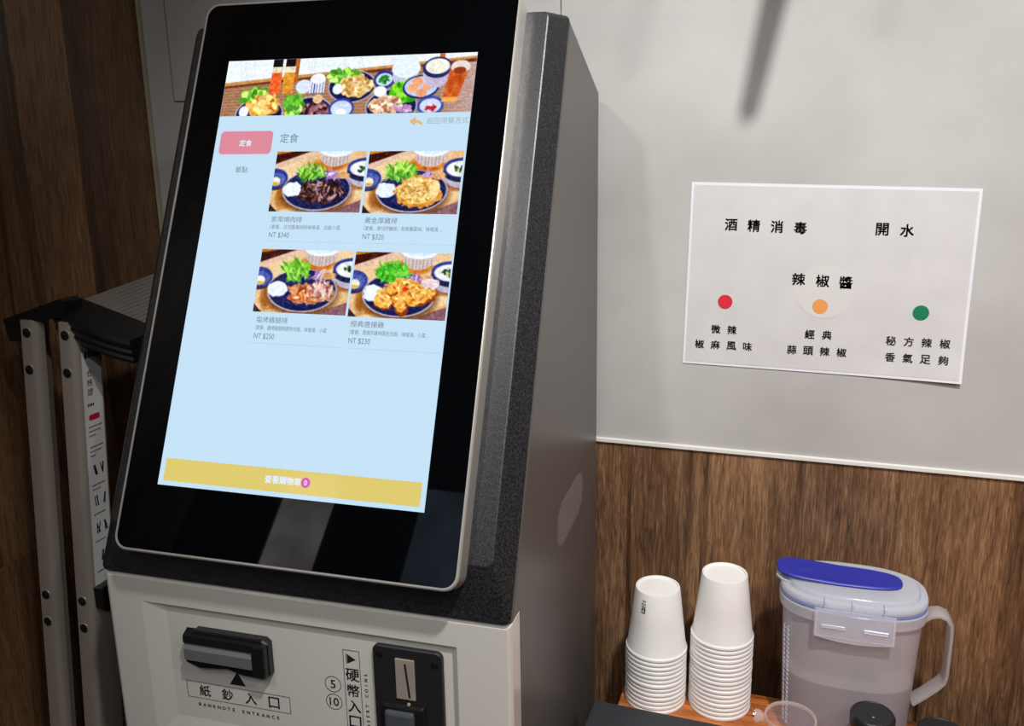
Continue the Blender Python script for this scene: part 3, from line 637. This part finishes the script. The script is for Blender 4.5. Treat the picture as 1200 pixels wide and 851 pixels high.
MB().loft([stad(.0768, .0506, JH + .0115), stad(.0774, .0512, JH + .0125), stad(.0774, .0512, JH + .0150), stad(.0768, .0506, JH + .0160)], cap0=False, cap1=False).build('seal', M_seal, jug)
lid = MB().loft([stad(.0770, .0508, JH + .016), stad(.0776, .0514, JH + .0175), stad(.0776, .0514, JH + .0205), stad(.0766, .0504, JH + .0225), stad(.0700, .0440, JH + .0228), stad(.0690, .0430, JH + .0262), stad(.0676, .0416, JH + .0275), stad(.0600, .0345, JH + .0278)]).build('lid', M_lid, jug)
# water inside
WZ = .0775
t = WZ / JH; wa = .068 + (.0735 - .068) * (WZ - .01) / (JH - .018) - .0016; wb_ = .042 + (.0472 - .042) * (WZ - .01) / (JH - .018) - .0016
MB().loft([stad(.060, .034, .0025), stad(.0655, .0395, .006), stad(.0664, .0404, .012), stad(wa, wb_, WZ - .001), stad(wa - .0004, wb_ - .0004, WZ)], cap1=False).build('water', M_water, jug)
MB().add(stad(wa - .0004, wb_ - .0004, WZ), [tuple(range(56))]).build('water_surface', M_wtop, jug)
# blue pouring flap with lip over the left end
ft = []
def flap(z, d, zoff=0):
    pts = []
    for j in range(48):
        a = 2 * math.pi * j / 48; c, s = math.cos(a), math.sin(a)
        x = -.0155 + (.0665 - d) * math.copysign(abs(c) ** (2 / (5.0 if c < 0 else 3.6)), c); wd = .0240 - .0030 * (x + .08) / .13
        y = .004 + (wd - d) * math.copysign(abs(s) ** (2 / 3.0), s)
        lift = .004 * max(0, (-x - .02) / .06)
        pts.append((x, y, z + lift))
    return pts
fl = MB().loft([flap(JH + .0279, .0), flap(JH + .0300, -.0004), flap(JH + .0312, .0006), flap(JH + .0315, .0016), flap(JH + .0313, .0030)]).build('pouring_flap', M_blue, jug); fl['label'] = 'dark blue pouring flap'
MB().lathe([(.0075, 0), (.0075, .0008), (.0068, .0012)], (-.052, .004, JH + .0330), n=24).build('flap_button', M_blue, fl)
sp_ = MB()
rings = []
for x, w, z in ((-.066, .022, JH + .0165), (-.076, .019, JH + .0185), (-.0825, .0165, JH + .0225)):
    rings.append([(x, .004 + w * math.cos(math.pi + math.pi * k / 10), z + .008 - .008 * math.sin(math.pi * k / 10)) for k in range(11)])
for i in range(2):
    sp_.add(rings[i] + rings[i + 1], [(k, k + 1, 11 + k + 1, 11 + k) for k in range(10)], True)
so = sp_.build('spout', M_lid, jug); so.modifiers.new('solid', 'SOLIDIFY').thickness = .0015
# front and back clip flaps
def clip(sy):
    cb_ = MB(); x0, x1 = -.040, .0415; v = []; NX = 16
    hy = .0530
    def yy(x, z): return -(hy + .0022 - .0018 * (x / .05) ** 2 - .10 * max(0, (JH + .006 - z)) * .3)
    o_ = []
    for y_off in (0, -.0022):
        top = [(x0 + (x1 - x0) * i / NX, JH + .0185) for i in range(NX + 1)]; bot = [(x1 - (x1 - x0) * i / NX, JH - .0145 - .0035 * math.cos(math.pi * (i / NX - .5)) ) for i in range(NX + 1)]
        o_.append([(x, sy * (-yy(x, z) - y_off), z) for x, z in top + bot])
    cb_.loft(o_, smooth=False)
    c = cb_.build('clip', M_clip, jug)
    for s in (-1, 1):
        MB().bbox(s * .0215 - .0125 + .001, s * .0215 + .0125 + .001, sy * (hy + .0044) - .0004, sy * (hy + .0044) + .0004, JH - .0025, JH + .0015, .0006, 1).build('clip_slot', M_lid, c)
    if sy < 0:
        fr_ = MB(); frame2d(fr_, x0 + .0012, x1 - .0012, JH - .0135, JH + .0170, .0013, 0); fr_.v = [(q[0], yy(q[0], q[2]) - .0030, q[2]) for q in fr_.v]; fr_.build('clip_edge', M_lid, c)
    return c
clip(-1)['label'] = 'translucent snap clip on the front'; clip(1)
for x in (-.030, -.002, .030):
    MB().bbox(x - .0008, x + .0008, -.0540, -.0420, JH + .0180, JH + .0270, .0004, 1).build('hinge_rib', M_lid, jug)
# graduation ridges at the left end
gd = MB()
for i in range(22):
    z = .016 + i * .0056; hx = .068 + .0055 * (z - .01) / (JH - .018) + .0006
    for s in (0, 1):
        arc = [(-hx * .985 + .0012 * 0, -.0225 - s * .0065 + .0024 * math.cos(a) , z + .0024 * math.sin(a)) for a in [math.pi * k / 6 - math.pi / 2 for k in range(7)]]
        arc = [(-(hx) * (max(0, 1 - (abs(y) / .0470) ** 2.6)) ** (1 / 2.6) - .0004, y, z_) for x, y, z_ in arc]
        gd.tube(arc, .0006, 6)
go = gd.build('graduation_marks', M_lid, jug); go['kind'] = 'stuff'
# strap handle on the right
hp = [(.0735, JH - .006), (.0820, JH + .0015), (.0900, JH + .0035), (.0975, JH + .001), (.1022, JH - .006), (.1032, JH - .020), (.1030, JH - .045), (.1028, JH - .068), (.1010, JH - .0770), (.0950, JH - .0850), (.0830, JH - .0980), (.0715, JH - .1090)]
hv = []
hp2 = []
for i in range(len(hp) - 1):
    for k in range(3): t = k / 3; hp2.append((hp[i][0] * (1 - t) + hp[i + 1][0] * t, hp[i][1] * (1 - t) + hp[i + 1][1] * t))
hp2.append(hp[-1])
rings = []
for i, (x, z) in enumerate(hp2):
    a = hp2[min(i + 1, len(hp2) - 1)]; b = hp2[max(i - 1, 0)]; tx, tz = a[0] - b[0], a[1] - b[1]; L_ = math.hypot(tx, tz); nx, nz_ = -tz / L_, tx / L_
    w = .0115; th = .0021
    rings.append([(x + nx * o1 * th, o2 * w, z + nz_ * o1 * th) for o1, o2 in ((1, -.85), (.6, -1), (-.6, -1), (-1, -.85), (-1, .85), (-.6, 1), (.6, 1), (1, .85))])
MB().loft(rings).build('handle', M_handle, jug)

# ------------------------------------------------------------ condiment jars and the black box at the front of the counter
M_clear = milky('clear_glass', (250, 236, 228), 0.955, 0.02, 0.2); M_clear2 = milky('clear_glass_rim', (250, 236, 228), 0.62, 0.05, 0.4)
gx, gy, gz = .0158, .8560, .895 - CT
gj = empty('sauce_pot', (gx, gy, CT), 'small clear glass sauce pot with side nub in front of the water jug', 'sauce pot')
MB().lathe([(.001, .0015), (.020, .0015), (.0255, .008), (.0268, .030), (.0262, gz - .006), (.0268, gz - .002), (.0262, gz), (.0248, gz - .001), (.0240, gz - .008), (.0244, .030), (.0232, .010), (.018, .0045), (.001, .0040)], n=48, cap0=False, cap1=False).build('pot_body', M_clear, gj)
MB().lathe([(.0236, gz - .004), (.0236, gz - .002), (.018, gz - .0005), (.010, gz + .0005), (.001, gz + .0007)], n=40, cap0=True, cap1=False).build('pot_lid', M_clear, gj)
MB().lathe([(.0252, gz - .003), (.0270, gz - .003), (.0274, gz - .0005), (.0266, gz + .0012), (.0250, gz + .0008), (.0246, gz - .001)], n=48, cap0=False, cap1=False).build('pot_rim', M_clear2, gj)
nb = MB().tube([(-.0255, 0, gz - .006), (-.029, 0, gz - .0055), (-.033, 0, gz - .005), (-.0375, 0, gz - .0045)], [.0050, .0048, .0074, .0072], 16); nb.build('side_nub', M_clear2, gj)
MB().tube([(-.0372, 0, gz - .0045), (-.0388, 0, gz - .0044)], .0064, 16).build('nub_cap', mat('chrome', (220, 220, 220), 0.1, 1), gj)
M_sauce = mat('chili_sauce_glass', (70, 16, 12), 0.12, coat=0.6); M_jlid = mat('black_jar_lid', (42, 43, 46), 0.3, 0.3)
def jar(name, x, y, ztop, r, label, m):
    h = ztop - CT; j = empty(name, (x, y, CT), label, 'jar', 'lidded sauce jars on the counter')
    MB().lathe([(r * .8, 0), (r * .98, .003), (r * 1.02, .010), (r * 1.02, h - .026), (r * .93, h - .019), (r * .93, h - .012)], n=40).build('jar_body', m, j)
    MB().lathe([(r, h - .015), (r * 1.02, h - .013), (r * 1.02, h - .0030), (r * .985, h - .0012), (r * .93, h), (r * .88, h), (r * .86, h - .0006), (r * .3, h - .0006), (r * .28, h - .0002), (.0005, h - .0002)], n=44, cap0=True, cap1=False).build('jar_lid', M_jlid, j)
    return j
jar('sauce_jar', .0978, .8680, .909, .0222, 'dark red sauce jar with black lid in front of the water jug', M_sauce)
jar('sauce_jar', .1725, .9080, .875, .0245, 'black-lidded jar below the water jug handle', M_sauce)
# black lidded box
bx = empty('black_box', (-.125, .79, CT), 'flat matt black lidded box in front of the paper cups', 'box', rz=-.026)
M_box = mat('matt_black', (44, 47, 52), 0.55); bump(M_box, 300, .15, .0004)
MB().bbox(-.078, .080, -.085, .0805, 0, .024, .002).build('box_base', M_box, bx)
MB().bbox(-.0795, .0815, -.0865, .0822, .018, .032, .002).build('box_lid', M_box, bx)

# ------------------------------------------------------------ folded step ladder between the left wall and the kiosk
lad = empty('step_ladder', (-0.80, 0.66, 0), 'folded aluminium step ladder with black plastic caps leaning beside the kiosk', 'ladder')
M_alu = mat('aluminium', (184, 172, 162), 0.36, 0.5); bump(M_alu, 120, .08, .0006, 3, (1, 1, .05))
M_alu2 = mat('aluminium_tread', (158, 150, 142), 0.42, 0.6)
LX, LYY = -0.80, 0.66
def LP(x, y, z): return (x - LX, y - LYY, z)
lean = Vector((0.026, 0.062))
def rail(x0, y0, zref, w, dep, ztop, name='rail'):
    """open channel rail; (x0, y0) is its front left corner at height zref"""
    sec = [(0, 0), (w * .62, 0), (w * .78, .0010), (w * .90, .0032), (w * .97, .0065), (w, .0105), (w - .002, .0105), (w - .0045, .0065), (w * .6, .0025), (.0025, .0025), (.0025, dep), (0, dep)] if x0 < -.79 else [(0, 0), (w * .66, 0), (w * .80, .0008), (w * .91, .0024), (w, .0055), (w, dep), (w - .002, dep), (w - .002, .0065), (w * .6, .0025), (.0025, .0025), (.0025, dep), (0, dep)]
    rs = []
    for z in (0.012, ztop):
        dx, dy = lean * (z - zref); rs.append([LP(x0 + dx + a, y0 + dy + b_, z) for a, b_ in sec])
    return MB().loft(rs, smooth=True).build(name, M_alu, lad)
ZREF = 1.30
specs = ((-0.8085, 0.7160, 1.314), (-0.7565, 0.7160, 1.314))
RW, RD = 0.0215, 0.035
M_rivet = mat('rivet_black', (12, 12, 13), 0.6); M_foot = mat('rubber_foot', (20, 20, 21), 0.7)
for far in (0, 1):
    for k, (x0, y0, zt) in enumerate(specs):
        yf_ = y0 + far * 0.235
        rl = rail(x0, yf_, ZREF, RW, RD, zt)
        dx, dy = lean * (0.012 - ZREF)
        MB().bbox(x0 + dx - .002 - LX, x0 + dx + RW + .002 - LX, yf_ + dy - .002 - LYY, yf_ + dy + RD + .002 - LYY, 0, .04, .003).build('rubber_foot', M_foot, lad)
        if far == 0:
            for zr in (1.300, 1.259, 0.995, 0.962):
                ddx, ddy = lean * (zr - ZREF); b = MB().lathe([(.0052, -.001), (.0052, .0009), (.0047, .0012)], n=20)
                b.v = [LP(x0 + ddx + RW * .38 + q[0], yf_ + ddy - q[2], zr + q[1]) for q in b.v]; b.build('rivet', M_rivet, lad)
                b = MB().lathe([(.0060, -.001), (.0060, .0005)], n=20); b.v = [LP(x0 + ddx + RW * .38 + q[0], yf_ + ddy - q[2], zr + q[1]) for q in b.v]; b.build('washer', M_alu, lad)
# treads between the rails
for zt in (0.28, 0.52, 0.76, 1.0):
    dx, dy = lean * (zt - ZREF)
    tr = MB().bbox(-0.7565 + dx + .003 - LX, -0.7565 + dx + RW - .003 - LX, 0.716 + dy + .045 - LYY, 0.716 + dy + .24 - LYY, zt, zt + .06, .002).build('tread', M_alu2, lad)

# black hinge cap over the rear rails
MB().prism([(-.834 - LX, 1.3126), (-.752 - LX, 1.3390), (-.746 - LX, 1.3360), (-.748 - LX, 1.3190), (-.806 - LX, 1.3110), (-.811 - LX, 1.2880), (-.829 - LX, 1.2890)], .718 - LYY, .742 - LYY, 'y').build('hinge_cap', M_blk, lad)
# platform: ribbed aluminium tread with a ridged plastic end cap, tilted down to the right
def plat(x, y, dz): return LP(x, y, 1.3290 - (x + .760) * .285 + (y - .76) * .10 + dz)
sec = []
nr = 14
for i in range(nr):
    a = -.764 + i * .0068
    sec += [(a, 0), (a + .0040, 0), (a + .0046, -.0016), (a + .0062, -.0016)]
sec += [(-.764 + nr * .0068, 0), (-.764 + nr * .0068, -.020), (-.764 + nr * .0068 - .003, -.020), (-.764 + nr * .0068 - .003, -.004), (-.761, -.004), (-.761, -.020), (-.764, -.020)]
MB().loft([[plat(x, y, d) for x, d in sec] for y in (.757, .965)], smooth=False).build('platform', M_alu2, lad)
capm = MB()
xs = [-.766 + i * (.766 - .664) / 16 for i in range(17)]
def front(x):
    t = (x + .766) / .102; return .716 - .006 * math.sin(math.pi * min(1, max(0, (t - .25) / .75))) + .004 * (t < .2)
for lo, hi, off in ((-.0075, .002, 0), (-.0155, -.0090, .0015), (-.0240, -.0170, .003)):
    rs = []
    for x in xs:
        rs.append([plat(x, front(x) + off, lo), plat(x, front(x) + off - .0012, (lo + hi) / 2), plat(x, front(x) + off, hi), plat(x, .760, hi), plat(x, .760, lo)])
    capm.loft(rs, smooth=False)
capm.loft([[plat(x, front(x) + .005, -.022), plat(x, front(x) + .005, .0005), plat(x, .758, .0005), plat(x, .758, -.022)] for x in xs[1:-1]], smooth=False)
capm.build('platform_cap', M_blk, lad)
# rating sticker on the right face of the front rail
def sk(u, z, d=.0004): dx, dy = lean * (z - ZREF); return LP(-.7565 + RW + dx + d, .7160 + .0060 + dy + u, z)
def skin(mb_, d): 
    mb_.v = [sk(q[0], q[2], d) for q in mb_.v]; return mb_
mb = MB(); poly2d(mb, [(0, 1.000), (.027, 1.000), (.027, 1.258), (0, 1.282)], 0); stk = skin(mb, .0004).build('sticker', mat('sticker_white', (226, 224, 222), .45), lad); stk['label'] = 'white rating sticker with small print'
mb = MB(); poly2d(mb, [(0, 1.282), (.027, 1.258), (.027, 1.291), (0, 1.296)], 0); skin(mb, .0004).build('sticker_head', mat('sticker_silver', (150, 148, 146), .3, .4), lad)
mb = MB(); poly2d(mb, rrect(.0055, .0205, 1.203, 1.2095, .002), 0); skin(mb, .0007).build('red_bar', mat('sticker_red', (196, 36, 44), .5), stk)
mb = MB()
for i, ch in enumerate('合格證'): put(mb, ch, .0095, 1.256 - i * .0105, h=.0078)
skin(mb, .0007).build('lettering', M_ink, stk)
mb = MB(); r5 = random.Random(3)
for k in range(5): quad2d(mb, .004 + k * .0045, .0072 + k * .0045, 1.2725 + r5.random() * .001, 1.2795 + r5.random() * .002, 0)
for z, n_ in ((1.219, 4), (1.195, 8), (1.190, 7), (1.185, 4), (1.172, 8), (1.167, 7), (1.162, 3), (1.128, 8), (1.123, 5), (1.094, 7), (1.062, 6), (1.026, 5)):
    for k in range(n_): quad2d(mb, .0045 + k * .0024, .0062 + k * .0024, z, z + (.003 if z == 1.219 else .0014), 0)
for x, z in ((.009, 1.146), (.019, 1.146), (.009, 1.110), (.019, 1.110), (.009, 1.078), (.019, 1.078), (.012, 1.044)):
    for k in range(3): a = r5.uniform(-.003, .003); b = r5.uniform(-.003, .003); poly2d(mb, [(x + a, z - .006), (x + a + .0014, z - .006), (x + b + .0014, z + .006), (x + b, z + .006)], 0)
fp = skin(mb, .0007).build('fine_print', M_ink, stk); fp['kind'] = 'stuff'
dx, dy = lean * (1.0 - ZREF)
MB().bbox(-.7565 + RW + dx - .001 - LX, -.7565 + RW + dx + .012 - LX, .716 + dy + .004 - LYY, .716 + dy + .03 - LYY, .985, 1.012, .002).build('stay_bracket', M_blk, lad)

# ------------------------------------------------------------ unseen slanted rod, added above the frame to cast the soft shadow over the sign
arm_a, arm_b = Vector(ARM_A), Vector(ARM_B)
arm = empty('shadow_rod', (arm_b.x, arm_b.y, 2.7), 'unseen slanted black rod added above the paper sign to cast a soft shadow', 'shadow caster')
q0 = Vector((arm_b.x, arm_b.y, 2.7))
top_ = arm_b
MB().tube([arm_a - q0, (arm_a + top_) / 2 - q0, top_ - q0], [.009, .016, .016], 16).build('arm_tube', M_blk, arm)
MB().tube([top_ - q0, Vector((top_.x, top_.y, 2.70)) - q0], .008, 16).build('stem', M_blk, arm)
MB().lathe([(.05, -.012), (.05, 0), ], n=32).build('rod_mount', M_blk, arm)
